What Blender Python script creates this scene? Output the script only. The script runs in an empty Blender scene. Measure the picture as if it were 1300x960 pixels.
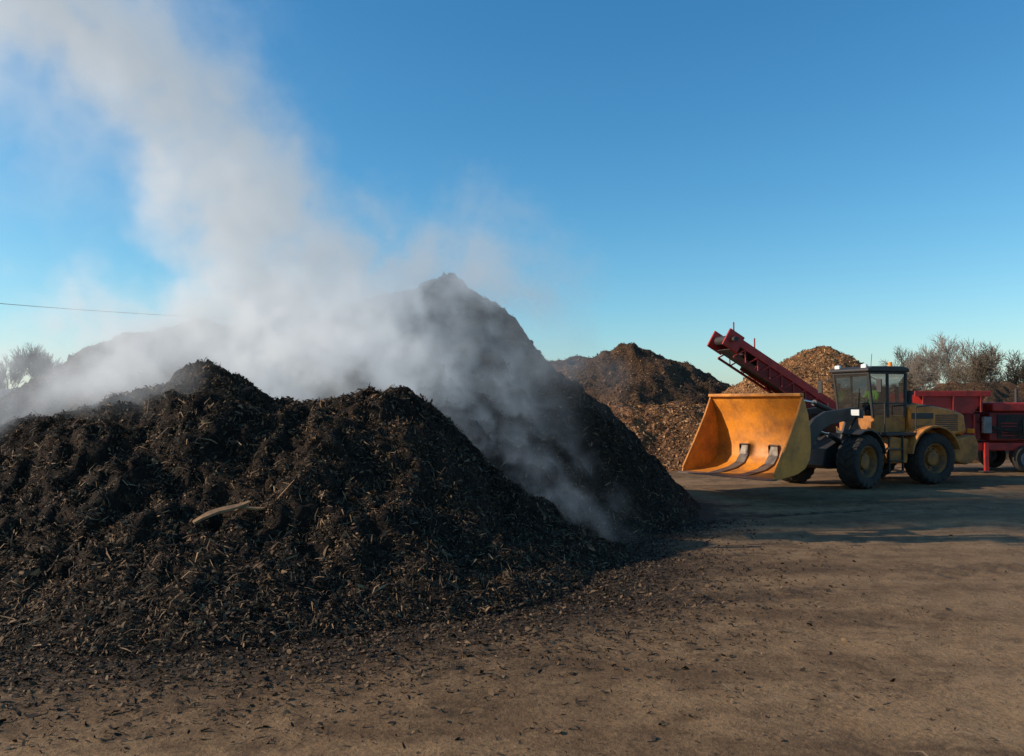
import bpy, bmesh, math, random
import numpy as np
from mathutils import Vector, Matrix
random.seed(7); rng=np.random.default_rng(7)
scene=bpy.context.scene
COL=scene.collection
# ---------------------------------------------------------------- noise
def _hash(ix,iy,seed):
    n=(ix.astype(np.int64)*374761393+iy.astype(np.int64)*668265263+seed*1442695041)&0xFFFFFFFF
    n=((n^(n>>13))*1274126177)&0xFFFFFFFF
    n=(n^(n>>16))&0xFFFF
    return n/65535.0
def vnoise(x,y,seed=0):
    ix=np.floor(x);iy=np.floor(y);fx=x-ix;fy=y-iy
    fx=fx*fx*fx*(fx*(fx*6-15)+10);fy=fy*fy*fy*(fy*(fy*6-15)+10)
    a=_hash(ix,iy,seed);b=_hash(ix+1,iy,seed);c=_hash(ix,iy+1,seed);d=_hash(ix+1,iy+1,seed)
    return (a+(b-a)*fx)*(1-fy)+(c+(d-c)*fx)*fy
def fbm(x,y,oct=4,seed=0,gain=.5):
    s=0;a=1;t=0
    for i in range(oct):
        s=s+a*vnoise(x*2**i+13.7*i,y*2**i-7.1*i,seed+i);t+=a;a*=gain
    return s/t-.5
# ---------------------------------------------------------------- material helpers
def newmat(name):
    m=bpy.data.materials.new(name);m.use_nodes=True
    nt=m.node_tree
    return m,nt,nt.nodes,nt.links,nt.nodes['Principled BSDF']
def ramp(N,stops,interp='LINEAR'):
    r=N.new('ShaderNodeValToRGB');r.color_ramp.interpolation=interp
    el=r.color_ramp.elements
    while len(el)>1: el.remove(el[-1])
    el[0].position=stops[0][0];c=stops[0][1];el[0].color=(*c,1)
    for p,c in stops[1:]:
        e=el.new(p);e.color=(*c,1)
    return r
def noise(N,L,coord,scale,detail=4,rough=.55,dist=0):
    n=N.new('ShaderNodeTexNoise');n.inputs['Scale'].default_value=scale;n.inputs['Detail'].default_value=detail
    n.inputs['Roughness'].default_value=rough;n.inputs['Distortion'].default_value=dist
    if coord is not None:L.new(coord,n.inputs['Vector'])
    return n
def paint(name,col,rough=.45,metal=0,dirt=.35,dirtcol=(.06,.042,.028),scale=3.0,bump=.1):
    m,nt,N,L,P=newmat(name)
    tc=N.new('ShaderNodeTexCoord')
    n=noise(N,L,tc.outputs['Object'],scale,7,.65)
    n2=noise(N,L,tc.outputs['Object'],scale*9,4,.6)
    r=ramp(N,[(.42,(0,0,0)),(.72,(1,1,1))]);L.new(n.outputs['Fac'],r.inputs[0])
    mu=N.new('ShaderNodeMath');mu.operation='MULTIPLY';L.new(r.outputs[0],mu.inputs[0]);mu.inputs[1].default_value=dirt*1.6
    mu.use_clamp=True
    mx=N.new('ShaderNodeMix');mx.data_type='RGBA'
    L.new(mu.outputs[0],mx.inputs[0]);mx.inputs[6].default_value=(*col,1);mx.inputs[7].default_value=(*dirtcol,1)
    hv=N.new('ShaderNodeHueSaturation');L.new(mx.outputs[2],hv.inputs['Color'])
    mr=N.new('ShaderNodeMapRange');L.new(n2.outputs['Fac'],mr.inputs[0]);mr.inputs[3].default_value=.7;mr.inputs[4].default_value=1.25
    L.new(mr.outputs[0],hv.inputs['Value'])
    L.new(hv.outputs[0],P.inputs['Base Color'])
    mr2=N.new('ShaderNodeMapRange');L.new(n.outputs['Fac'],mr2.inputs[0]);mr2.inputs[3].default_value=rough-.1;mr2.inputs[4].default_value=min(1,rough+.35)
    L.new(mr2.outputs[0],P.inputs['Roughness']);P.inputs['Metallic'].default_value=metal
    b=N.new('ShaderNodeBump');b.inputs['Strength'].default_value=bump;b.inputs['Distance'].default_value=.02
    L.new(n2.outputs['Fac'],b.inputs['Height']);L.new(b.outputs[0],P.inputs['Normal'])
    return m
def mulch(name,cols,scale=9,bump=1.0,bd=.08):
    m,nt,N,L,P=newmat(name)
    tc=N.new('ShaderNodeTexCoord')
    n1=noise(N,L,tc.outputs['Object'],scale,8,.72,.6)
    n2=noise(N,L,tc.outputs['Object'],.55,4,.6)
    v=N.new('ShaderNodeTexVoronoi');v.inputs['Scale'].default_value=scale*2.2;v.inputs['Randomness'].default_value=1
    mp=N.new('ShaderNodeMapping');mp.inputs['Scale'].default_value=(1,1.8,1.2);mp.inputs['Rotation'].default_value=(.4,.3,.8)
    L.new(tc.outputs['Object'],mp.inputs[0]);L.new(mp.outputs[0],v.inputs['Vector'])
    r=ramp(N,[(.3,cols[0]),(.5,cols[1]),(.62,cols[2]),(.75,cols[3])]);L.new(n1.outputs['Fac'],r.inputs[0])
    mx=N.new('ShaderNodeMix');mx.data_type='RGBA';mx.blend_type='MULTIPLY';mx.inputs[0].default_value=.8
    L.new(r.outputs[0],mx.inputs[6])
    r2=ramp(N,[(.35,(.55,.52,.5)),(.65,(1.25,1.2,1.15))]);L.new(n2.outputs['Fac'],r2.inputs[0]);L.new(r2.outputs[0],mx.inputs[7])
    mx2=N.new('ShaderNodeMix');mx2.data_type='RGBA';mx2.blend_type='MULTIPLY';mx2.inputs[0].default_value=.7
    L.new(mx.outputs[2],mx2.inputs[6])
    r3=ramp(N,[(0,(.5,.5,.5)),(1,(1.5,1.4,1.3))]);L.new(v.outputs['Color'],r3.inputs[0]);L.new(r3.outputs[0],mx2.inputs[7])
    L.new(mx2.outputs[2],P.inputs['Base Color'])
    P.inputs['Roughness'].default_value=.9;P.inputs['Specular IOR Level'].default_value=.2
    ad=N.new('ShaderNodeMath');ad.operation='ADD';L.new(n1.outputs['Fac'],ad.inputs[0])
    ml=N.new('ShaderNodeMath');ml.operation='MULTIPLY';L.new(v.outputs['Distance'],ml.inputs[0]);ml.inputs[1].default_value=-.35
    L.new(ml.outputs[0],ad.inputs[1])
    b=N.new('ShaderNodeBump');b.inputs['Strength'].default_value=bump;b.inputs['Distance'].default_value=bd
    L.new(ad.outputs[0],b.inputs['Height']);L.new(b.outputs[0],P.inputs['Normal'])
    return m
# ---------------------------------------------------------------- mesh helpers
def mkobj(name,me,parent=None,mat=None):
    o=bpy.data.objects.new(name,me);COL.objects.link(o)
    if parent:o.parent=parent
    if mat:me.materials.append(mat)
    return o
def empty(name,loc=(0,0,0),rz=0,parent=None):
    o=bpy.data.objects.new(name,None);COL.objects.link(o);o.location=loc;o.rotation_euler=(0,0,rz)
    o.empty_display_size=.3
    if parent:o.parent=parent
    return o
def bevel(o,w,seg=2):
    b=o.modifiers.new('bev','BEVEL');b.width=w;b.segments=seg;b.limit_method='ANGLE';b.angle_limit=math.radians(35)
    return o
def smooth(o,ang=40):
    for p in o.data.polygons:p.use_smooth=True
    try:
        o.data.set_sharp_from_angle(angle=math.radians(ang))
    except Exception: pass
def box(name,x0,x1,y0,y1,z0,z1,mat,parent,bv=.02,rot=None):
    cx,cy,cz=(x0+x1)/2,(y0+y1)/2,(z0+z1)/2
    a,b,c=(x1-x0)/2,(y1-y0)/2,(z1-z0)/2
    vs=[(sx*a,sy*b,sz*c) for sx in(-1,1) for sy in(-1,1) for sz in(-1,1)]
    fs=[(0,1,3,2),(4,6,7,5),(0,4,5,1),(2,3,7,6),(0,2,6,4),(1,5,7,3)]
    me=bpy.data.meshes.new(name);me.from_pydata(vs,[],fs);me.update()
    o=mkobj(name,me,parent,mat);o.location=(cx,cy,cz)
    if rot:o.rotation_euler=rot
    if bv:bevel(o,min(bv,.45*2*min(a,b,c)))
    return o
def prism(name,prof,y0,y1,mat,parent,bv=.02):
    n=len(prof)
    vs=[(p[0],y0,p[1]) for p in prof]+[(p[0],y1,p[1]) for p in prof]
    fs=[tuple(range(n)),tuple(range(2*n-1,n-1,-1))]
    for i in range(n):
        j=(i+1)%n;fs.append((i,i+n,j+n,j))
    me=bpy.data.meshes.new(name);me.from_pydata(vs,[],fs);me.update()
    bm=bmesh.new();bm.from_mesh(me);bmesh.ops.recalc_face_normals(bm,faces=bm.faces);bm.to_mesh(me);bm.free()
    o=mkobj(name,me,parent,mat)
    if bv:bevel(o,bv)
    return o
def tube(name,p,q,r,mat,parent,seg=12,r2=None):
    p=Vector(p);q=Vector(q);d=q-p;L=d.length
    if r2 is None:r2=r
    bm=bmesh.new();bmesh.ops.create_cone(bm,cap_ends=True,segments=seg,radius1=r,radius2=r2,depth=L)
    me=bpy.data.meshes.new(name);bm.to_mesh(me);bm.free()
    o=mkobj(name,me,parent,mat);o.location=(p+q)/2
    o.rotation_euler=d.to_track_quat('Z','Y').to_euler()
    smooth(o);return o
def lathe(name,prof,mat,parent,loc,seg=40):
    vs=[];fs=[];n=len(prof)
    for i in range(seg):
        a=2*math.pi*i/seg
        for r,y in prof:vs.append((r*math.cos(a),y,r*math.sin(a)))
    for i in range(seg):
        for j in range(n-1):
            a=i*n+j;b=((i+1)%seg)*n+j
            fs.append((a,a+1,b+1,b))
    me=bpy.data.meshes.new(name);me.from_pydata(vs,[],fs);me.update()
    bm=bmesh.new();bm.from_mesh(me);bmesh.ops.recalc_face_normals(bm,faces=bm.faces);bm.to_mesh(me);bm.free()
    o=mkobj(name,me,parent,mat);o.location=loc;smooth(o,35);return o
def gridmesh(name,xs,ys,Z,mat,parent=None,DX=None,DY=None):
    X,Y=np.meshgrid(xs,ys)
    if DX is not None:X=X+DX;Y=Y+DY
    co=np.stack([X,Y,Z],-1).reshape(-1,3).astype(np.float32)
    nx,ny=len(xs),len(ys)
    i=np.arange(nx*ny).reshape(ny,nx)
    q=np.stack([i[:-1,:-1],i[:-1,1:],i[1:,1:],i[1:,:-1]],-1).reshape(-1)
    me=bpy.data.meshes.new(name)
    me.vertices.add(len(co));me.vertices.foreach_set('co',co.ravel())
    me.loops.add(len(q));me.loops.foreach_set('vertex_index',q.astype(np.int32))
    nf=len(q)//4
    me.polygons.add(nf);me.polygons.foreach_set('loop_start',np.arange(nf,dtype=np.int32)*4)
    me.update(calc_edges=True);me.validate()
    for_s=np.ones(nf,dtype=bool);me.polygons.foreach_set('use_smooth',for_s)
    return mkobj(name,me,parent,mat)
def quads(name,co,mat,parent=None,cols=None,per=4):
    n=len(co)//per
    me=bpy.data.meshes.new(name)
    me.vertices.add(len(co));me.vertices.foreach_set('co',co.astype(np.float32).ravel())
    if per==4: idx=np.arange(n*4)
    else:
        b=np.arange(n)[:,None]*6;idx=(b+np.array([0,1,4,3,1,2,5,4])[None,:]).ravel()
    nf=len(idx)//4
    me.loops.add(len(idx));me.loops.foreach_set('vertex_index',idx.astype(np.int32))
    me.polygons.add(nf);me.polygons.foreach_set('loop_start',np.arange(nf,dtype=np.int32)*4)
    me.update(calc_edges=True)
    if cols is not None:
        at=me.color_attributes.new('chip','FLOAT_COLOR','POINT')
        c=np.repeat(cols,per,axis=0);c=np.concatenate([c,np.ones((len(c),1))],1)
        at.data.foreach_set('color',c.astype(np.float32).ravel())
    return mkobj(name,me,parent,mat)
# ---------------------------------------------------------------- heights
def seg_h(X,Y,segs,k=5.0):
    acc=None
    for (x0,y0,h0,x1,y1,h1,s,r) in segs:
        dx,dy=x1-x0,y1-y0;L2=dx*dx+dy*dy+1e-9
        t=np.clip(((X-x0)*dx+(Y-y0)*dy)/L2,0,1)
        d=np.hypot(X-(x0+t*dx),Y-(y0+t*dy))
        h=h0+(h1-h0)*t-s*(np.sqrt(d*d+r*r)-r)
        e=np.exp(k*np.clip(h,-4,9))
        acc=e if acc is None else acc+e
    return np.log(acc)/k
MAIN=[(-3.0,18.2,4.85,-1.35,18.0,5.15,1.2,1.35),
      (-3.0,18.2,4.5,-4.4,18.4,4.2,.85,.6),
      (-1.5,18.4,4.3,-.4,20.0,3.0,1.05,.5),
      (-4.2,18.4,3.8,-7.0,18.2,4.15,.7,.6),
      (-7.0,18.2,4.2,-8.4,18.0,3.9,.7,.5),
      (-8.4,18.0,3.85,-13.2,17.0,.9,.72,.5),
      (-4.4,12.6,2.85,-3.1,12.7,2.6,.60,.35),
      (-2.1,12.8,2.7,-2.1,12.8,2.7,.78,.22),
      (-5.7,12.3,2.45,-4.4,12.6,2.7,.58,.3),
      (-5.7,12.3,2.3,-14,12.0,1.7,.56,.4),
      (-7.5,15,2.4,-12,15,1.6,.5,.5),
      (-1.4,11.4,1.2,-3.2,10.6,1.3,.5,.3)]
def Hmain(X,Y,detail=True):
    wx=fbm(X*.5,Y*.5,2,21)*.7;wy=fbm(X*.5,Y*.5,2,31)*.7
    h=seg_h(X+wx,Y+wy,MAIN,8)
    f=np.clip(h/1.0,0,1)
    h=h+f*(fbm(X*.55,Y*.55,3,3)*.5)
    n=fbm(X*1.6,Y*1.6,3,5)
    h=h+f*(n*.44)
    r=1-np.abs(fbm(X*2.6,Y*2.6,3,8)*2)*2
    h=h+f*(r-.5)*.12
    if detail:
        h=h+(f*.85+.15*(h>-.15))*(fbm(X*9,Y*9,3,11,.6)*.16)
    a=.11
    h=a*np.log1p(np.exp(np.clip(h/a,-30,60)))-.13
    return h
# ---------------------------------------------------------------- materials
M_pile=mulch('dark_compost',[(.009,.0055,.0033),(.024,.0145,.0085),(.055,.032,.017),(.125,.073,.036)],11,1.0,.08)
M_mid=mulch('brown_compost',[(.09,.043,.018),(.21,.10,.043),(.32,.16,.07),(.43,.235,.11)],5,1.0,.16)
M_dark=mulch('weathered_compost',[(.036,.021,.012),(.09,.051,.027),(.15,.088,.046),(.22,.13,.07)],5,1.0,.16)
M_orange=mulch('bark_chippings',[(.11,.05,.02),(.25,.12,.048),(.36,.185,.077),(.48,.265,.12)],5,1.0,.16)
def chipmat():
    m,nt,N,L,P=newmat('wood_chips')
    a=N.new('ShaderNodeAttribute');a.attribute_name='chip'
    L.new(a.outputs['Color'],P.inputs['Base Color']);P.inputs['Roughness'].default_value=.75;P.inputs['Specular IOR Level'].default_value=.25
    return m
M_chip=chipmat()
# ---------------------------------------------------------------- main pile
res=.05
xs=np.arange(-16,5.0,res);ys=np.concatenate([np.arange(6.4,19.2,res),np.arange(19.2,26,.12)])
X,Y=np.meshgrid(xs,ys)
Z=Hmain(X,Y)
DX=(fbm(X*5,Y*5,3,41,.6))*.18*np.clip(Z,0,1);DY=(fbm(X*5,Y*5,3,47,.6))*.18*np.clip(Z,0,1)
pile=gridmesh('compost_pile',xs,ys,Z,M_pile,None,DX,DY)
def scatter(n,sampler,Hf,lens,wids,pal,lift=.01,tilt=.5,lmax=4.):
    x,y=sampler(n)
    z=Hf(x,y);e=.06
    nx=-(Hf(x+e,y)-z)/e;ny=-(Hf(x,y+e)-z)/e
    nrm=np.stack([nx,ny,np.ones_like(nx)],-1)
    nrm=np.clip(nrm,-1.5,1.5)
    nrm/=np.linalg.norm(nrm,axis=1,keepdims=True)
    nrm=nrm+rng.normal(0,tilt,(len(x),3));nrm/=np.linalg.norm(nrm,axis=1,keepdims=True)
    d=rng.normal(0,1,(len(x),3));d-=nrm*np.sum(d*nrm,1,keepdims=True);d/=np.linalg.norm(d,axis=1,keepdims=True)
    b=np.cross(nrm,d)
    l=np.minimum(rng.gamma(2.2,1,len(x))/2.2,lmax)*(lens)+.008;w=l*rng.uniform(*wids,len(x))
    c=np.stack([x,y,z+lift+rng.uniform(0,lift*1.2,len(x))],-1)
    D=d*l[:,None]*.5;B=b*w[:,None]*.5;bend=nrm*(l*rng.uniform(-.2,.35,len(x)))[:,None]
    v=np.stack([c-D-B*.5,c-B+bend,c+D*1.0-B*.2,c-D+B*.6,c+B+bend,c+D+B*.5],1)
    v=v.reshape(-1,3)
    pal=np.array(pal);ci=rng.integers(0,len(pal),len(x))
    cols=pal[ci]*rng.uniform(.6,1.4,(len(x),1))
    return v,cols
def samp_pile(n):
    x=rng.uniform(-13,5,n*3);y=6.8+12*rng.beta(1.2,2.0,n*3)
    z=Hmain(x,y,False);k=z>.0
    x=x[k][:n];y=y[k][:n]
    return x,y
pal=[(.023,.014,.008),(.032,.019,.011),(.048,.028,.014),(.075,.043,.022),(.125,.072,.035),(.043,.025,.013),(.19,.112,.055),(.018,.011,.006)]
v,c=scatter(230000,samp_pile,Hmain,.03,(.12,.5),pal,.006,.6)
quads('chips',v,M_chip,pile,c,6)
v,c=scatter(24000,samp_pile,Hmain,.085,(.03,.11),[(.07,.042,.021),(.14,.084,.042),(.24,.15,.078),(.03,.018,.01)],.014,.45,2.2)
quads('twigs',v,M_chip,pile,c,6)
v,c=scatter(60,samp_pile,Hmain,.26,(.03,.07),[(.24,.145,.075),(.16,.095,.05)],.03,.3,1.6)
quads('bark_strips',v,M_chip,pile,c,6)
M_wood=paint('pale_wood',(.25,.135,.06),.8,0,.4,scale=8)
def hz(x,y):return float(Hmain(np.array([x]),np.array([y]))[0])
def plank(name,p,q,w,mat,parent):
    p=Vector(p);q=Vector(q);d=(q-p);n=8;vs=[];fs=[]
    b=d.cross(Vector((0,-.5,1))).normalized();u=b.cross(d).normalized()
    for i in range(n):
        t=i/(n-1);c=p+d*t+u*(.03*math.sin(t*5));ww=w*(.35+.9*math.sin(math.pi*(.12+.8*t)))*random.uniform(.8,1.15)
        for s,h in((-1,0),(-.8,.02),(.8,.025),(1,0)):vs.append(tuple(c+b*ww*s*.5+u*h))
    for i in range(n-1):
        for j in range(3):fs.append((i*4+j,i*4+j+1,i*4+4+j+1,i*4+4+j))
    fs.append((3,2,1,0))
    me=bpy.data.meshes.new(name);me.from_pydata(vs,[],fs);me.update();return mkobj(name,me,parent,mat)
plank('split_wood_slab',(-3.72,9.35,hz(-3.72,9.35)+.05),(-3.2,9.75,hz(-3.2,9.75)+.12),.1,M_wood,pile)
plank('split_wood_slab_b',(-3.36,9.7,hz(-3.36,9.7)+.09),(-3.0,9.72,hz(-3.0,9.72)+.06),.05,M_wood,pile)
# ---------------------------------------------------------------- background piles
def bgpile(name,segs,x0,x1,y0,y1,mat,amp=1.0,res=.14,seed=0,palb=None,nch=9000):
    xs=np.arange(x0,x1,res);ys=np.arange(y0,y1,res)
    def H(X,Y):
        h=seg_h(X+fbm(X*.4,Y*.4,2,seed+1)*1.2,Y+fbm(X*.4,Y*.4,2,seed+2)*1.2,segs,5)
        f=np.clip(h/1.2,0,1)
        h=h+f*amp*(fbm(X*.5,Y*.5,4,seed+3,.6)*.9+fbm(X*1.8,Y*1.8,4,seed+5,.65)*.55)
        a=.15
        return a*np.log1p(np.exp(np.clip(h/a,-30,60)))-.12
    X,Y=np.meshgrid(xs,ys)
    o=gridmesh(name,xs,ys,H(X,Y),mat)
    if palb:
        def sm(n):
            x=rng.uniform(x0,x1,n*4);y=rng.uniform(y0,y0+(y1-y0)*.7,n*4);k=H(x,y)>.0
            return x[k][:n],y[k][:n]
        v,c=scatter(nch,sm,H,.06,(.2,.6),palb,.012,.5)
        quads('chips',v,M_chip,o,c,6)
    return o
pb=[(.23,.115,.05),(.33,.17,.075),(.15,.075,.035),(.40,.23,.11),(.08,.042,.022)]
po=[(.28,.14,.056),(.38,.205,.085),(.17,.085,.035),(.45,.26,.12),(.09,.048,.022)]
pd=[(.10,.058,.031),(.15,.088,.047),(.065,.038,.022),(.22,.13,.07)]
bgpile('bark_pile',[(3.2,42,4.7,6.3,42,5.35,.8,.9),(6.3,42,5.2,9.0,42.5,4.5,.8,.8),(9,42.5,4.4,11.6,43,3.4,.75,.5),(11.6,43,3.3,14,43,1.8,.75,.5),(-6,42,4.4,3.2,42,4.6,.8,.6)],-14,20,33,50,M_dark,1.0,.14,100,pd,26000)
bgpile('bark_pile',[(3.8,31.5,2.35,6.6,31.6,2.45,.62,.4),(6.6,31.6,2.35,9.3,32,2.0,.6,.4)],-1,15,26.5,37,M_mid,.8,.09,140,pb,30000)
bgpile('bark_pile',[(12.6,38,4.1,14.8,38,5.0,.72,.9),(14.8,38,4.9,17.3,38.5,3.9,.7,.8),(17.3,38.5,3.8,20,39,2.6,.7,.5)],4.5,28,29,46,M_orange,.7,.11,180,po,40000)
bgpile('compost_pile',[(33,62,3.6,36,62,4.0,.7,.6),(36,62,3.8,44,63,3.9,.7,.6),(25,60,3.2,33,62,3.3,.6,.6)],16,56,50,72,M_dark,1.0,.22,220,pd,12000)
# ---------------------------------------------------------------- ground
def groundmat():
    m,nt,N,L,P=newmat('dirt_yard')
    tc=N.new('ShaderNodeTexCoord')
    mp=N.new('ShaderNodeMapping');mp.inputs['Scale'].default_value=(.3,1.1,1);mp.inputs['Rotation'].default_value=(0,0,-.2);L.new(tc.outputs['Object'],mp.inputs[0])
    big=noise(N,L,mp.outputs[0],.5,6,.62,.5)
    mid=noise(N,L,tc.outputs['Object'],2.2,8,.68)
    fine=noise(N,L,tc.outputs['Object'],28,6,.7)
    r=ramp(N,[(.32,(.070,.038,.017)),(.44,(.15,.086,.041)),(.54,(.25,.15,.074)),(.7,(.33,.205,.108))])
    ad=N.new('ShaderNodeMix');ad.data_type='FLOAT';ad.inputs[0].default_value=.42
    L.new(big.outputs['Fac'],ad.inputs[2]);L.new(mid.outputs['Fac'],ad.inputs[3]);L.new(ad.outputs[0],r.inputs[0])
    mx=N.new('ShaderNodeMix');mx.data_type='RGBA';mx.blend_type='MULTIPLY';mx.inputs[0].default_value=.85
    r2=ramp(N,[(.3,(.5,.48,.45)),(.5,(.95,.95,.95)),(.7,(1.35,1.3,1.25))]);L.new(fine.outputs['Fac'],r2.inputs[0])
    L.new(r.outputs[0],mx.inputs[6]);L.new(r2.outputs[0],mx.inputs[7])
    v=noise(N,L,tc.outputs['Object'],1.1,9,.75,.3)
    r3=ramp(N,[(.51,(0,0,0)),(.62,(1,1,1))]);L.new(v.outputs['Fac'],r3.inputs[0])
    ms=N.new('ShaderNodeMath');ms.operation='MULTIPLY';L.new(r3.outputs[0],ms.inputs[0]);ms.inputs[1].default_value=.7
    mx2=N.new('ShaderNodeMix');mx2.data_type='RGBA';L.new(ms.outputs[0],mx2.inputs[0]);L.new(mx.outputs[2],mx2.inputs[6]);mx2.inputs[7].default_value=(.058,.032,.015,1)
    at=N.new('ShaderNodeAttribute');at.attribute_name='soil'
    n4=noise(N,L,tc.outputs['Object'],5,6,.7)
    s1=N.new('ShaderNodeMath');s1.operation='ADD';L.new(at.outputs['Fac'],s1.inputs[0]);L.new(n4.outputs['Fac'],s1.inputs[1])
    mr=N.new('ShaderNodeMapRange');mr.interpolation_type='SMOOTHSTEP';L.new(s1.outputs[0],mr.inputs[0]);mr.inputs[1].default_value=.66;mr.inputs[2].default_value=1.12;mr.inputs[4].default_value=.9
    mx3=N.new('ShaderNodeMix');mx3.data_type='RGBA';L.new(mr.outputs[0],mx3.inputs[0]);L.new(mx2.outputs[2],mx3.inputs[6]);mx3.inputs[7].default_value=(.034,.020,.011,1)
    L.new(mx3.outputs[2],P.inputs['Base Color'])
    P.inputs['Roughness'].default_value=.85;P.inputs['Specular IOR Level'].default_value=.2
    s=N.new('ShaderNodeMath');s.operation='ADD';L.new(mid.outputs['Fac'],s.inputs[0]);L.new(fine.outputs['Fac'],s.inputs[1])
    b=N.new('ShaderNodeBump');b.inputs['Strength'].default_value=.8;b.inputs['Distance'].default_value=.03
    L.new(s.outputs[0],b.inputs['Height']);L.new(b.outputs[0],P.inputs['Normal'])
    return m
M_ground=groundmat()
def axis(a,b,step,lo,hi):
    c=list(np.arange(a,b,step));s=step;x=c[0];L=[]
    while x>lo:s*=1.25;x-=s;L.append(x)
    R=[];s=step;x=c[-1]
    while x<hi:s*=1.25;x+=s;R.append(x)
    return np.array(L[::-1]+c+R)
gx=axis(-14,24,.09,-2500,2500);gy=axis(3,30,.09,-300,4000)
def tracks(X,Y):
    tr=0;mk=0
    for (a,b,cc) in ((9.2,.22,.012),(11.1,.24,.012),(12.6,.34,.01),(14.4,.36,.01),(16.2,.05,.008),(17.9,.05,.008)):
        d=(Y-(a+b*X+cc*X*X))+fbm(X*.25,Y*.1,2,int(a*10))*1.2
        tr=tr-np.exp(-(d/.26)**2)*(.018+.010*np.sin(X*16+d*6))+np.exp(-((np.abs(d)-.38)/.1)**2)*.010
        mk=mk+np.exp(-(d/.26)**2)
    patch=np.clip((fbm(X*.28,Y*.28,3,77)+.5-.25)/.35,0,1)
    return tr*patch,mk*patch
def Hg(X,Y):
    f=np.exp(-np.clip(np.hypot(X-5,Y-15)-25,0,None)/10)
    return f*(fbm(X*.3,Y*.3,3,61)*.05+fbm(X*2.2,Y*2.2,4,65,.6)*.03+tracks(X,Y)[0])-.012
GX,GY=np.meshgrid(gx,gy)
ground=gridmesh('ground',gx,gy,Hg(GX,GY),M_ground)
near=np.exp(-np.clip(np.hypot(GX-5,GY-15)-30,0,None)/10)
soil=np.clip(np.exp(np.clip(seg_h(GX,GY,MAIN,6),-8,0)/.8)*.75,0,1)+tracks(GX,GY)[1]*.26*near
a_=ground.data.attributes.new('soil','FLOAT','POINT');a_.data.foreach_set('value',soil.astype(np.float32).ravel())
def samp_g(n):
    x=rng.uniform(-8,16,n*4);y=5+20*rng.beta(1.1,2.2,n*4);k=(fbm(x*.6,y*.9,3,91)+.5)>rng.uniform(.3,.75,n*4);return x[k][:n],y[k][:n]
def samp_foot(n):
    x=rng.uniform(-9,8,n*8);y=rng.uniform(5.5,16,n*8);z=seg_h(x,y,MAIN,6);k=rng.uniform(0,1,n*8)<np.exp(np.clip(z,-6,0)/.42)*(z<.4)
    return x[k][:n],y[k][:n]
v,c=scatter(7500,samp_g,Hg,.016,(.2,.7),[(.06,.036,.019),(.1,.062,.033),(.15,.095,.053),(.05,.03,.016)],.004,.2,2.5)
quads('wood_chip_litter',v,M_chip,None,c,6)
v,c=scatter(42000,samp_foot,Hg,.026,(.15,.7),[(.028,.017,.010),(.048,.029,.015),(.08,.048,.025),(.02,.012,.007),(.13,.08,.04)],.006,.4,3)
quads('spilled_compost',v,M_chip,None,c,6)
v,c=scatter(130,samp_g,Hg,.17,(.03,.08),[(.16,.1,.055),(.26,.17,.095)],.012,.2,2)
quads('stick_litter',v,M_chip,None,c,6)
# ---------------------------------------------------------------- LOADER
Y_PAINT=paint('ochre_paint',(.62,.19,.012),.42,0,.42)
Y_DULL=paint('dusty_ochre_paint',(.46,.165,.028),.6,0,.55,(.1,.055,.026))
BUCKET=paint('orange_bucket_paint',(.70,.235,.016),.42,0,.5,(.15,.058,.02),1.6)
STEEL=paint('worn_steel',(.2,.16,.13),.45,.6,.5)
DARK=paint('dark_grey_paint',(.024,.022,.021),.5,0,.4,(.05,.036,.024))
BLACK=paint('rubber',(.016,.015,.014),.85,0,.6,(.055,.038,.024),5,.3)
RIM=paint('rim_paint',(.32,.12,.02),.6,0,.7)
RED=paint('red_paint',(.45,.018,.012),.42,0,.45,(.07,.02,.014))
REDD=paint('dirty_red_paint',(.22,.015,.012),.6,0,.5,(.05,.02,.015))
GREYP=paint('grey_paint',(.2,.2,.2),.5,0,.4)
CHROME=paint('cylinder_rod',(.5,.5,.5),.2,1,.1)
def glassmat():
    m,nt,N,L,P=newmat('cab_glass')
    N.remove(P)
    t=N.new('ShaderNodeBsdfTransparent');t.inputs[0].default_value=(.45,.55,.6,1)
    g=N.new('ShaderNodeBsdfGlossy');g.inputs['Roughness'].default_value=.03;g.inputs['Color'].default_value=(.9,.95,1,1)
    fr=N.new('ShaderNodeFresnel');fr.inputs[0].default_value=1.6
    ad=N.new('ShaderNodeMath');ad.operation='ADD';ad.inputs[1].default_value=.16;L.new(fr.outputs[0],ad.inputs[0])
    mx=N.new('ShaderNodeMixShader');L.new(ad.outputs[0],mx.inputs[0]);L.new(t.outputs[0],mx.inputs[1]);L.new(g.outputs[0],mx.inputs[2])
    L.new(mx.outputs[0],N['Material Output'].inputs['Surface']);return m
GLASS=glassmat()
def lampmat(name,col):
    m,nt,N,L,P=newmat(name);P.inputs['Base Color'].default_value=(*col,1);P.inputs['Roughness'].default_value=.15;return m
LENS=lampmat('lamp_lens',(.7,.7,.68));AMBER=lampmat('amber_lens',(.8,.25,.02))
PX,PY=10.06,23.3
TR=math.radians(20);TF=math.radians(35)
loader=empty('wheel_loader',(PX,PY,0),math.pi+TR)
front=empty('front_frame_assembly',(0,0,0),TF-TR,loader)
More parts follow.
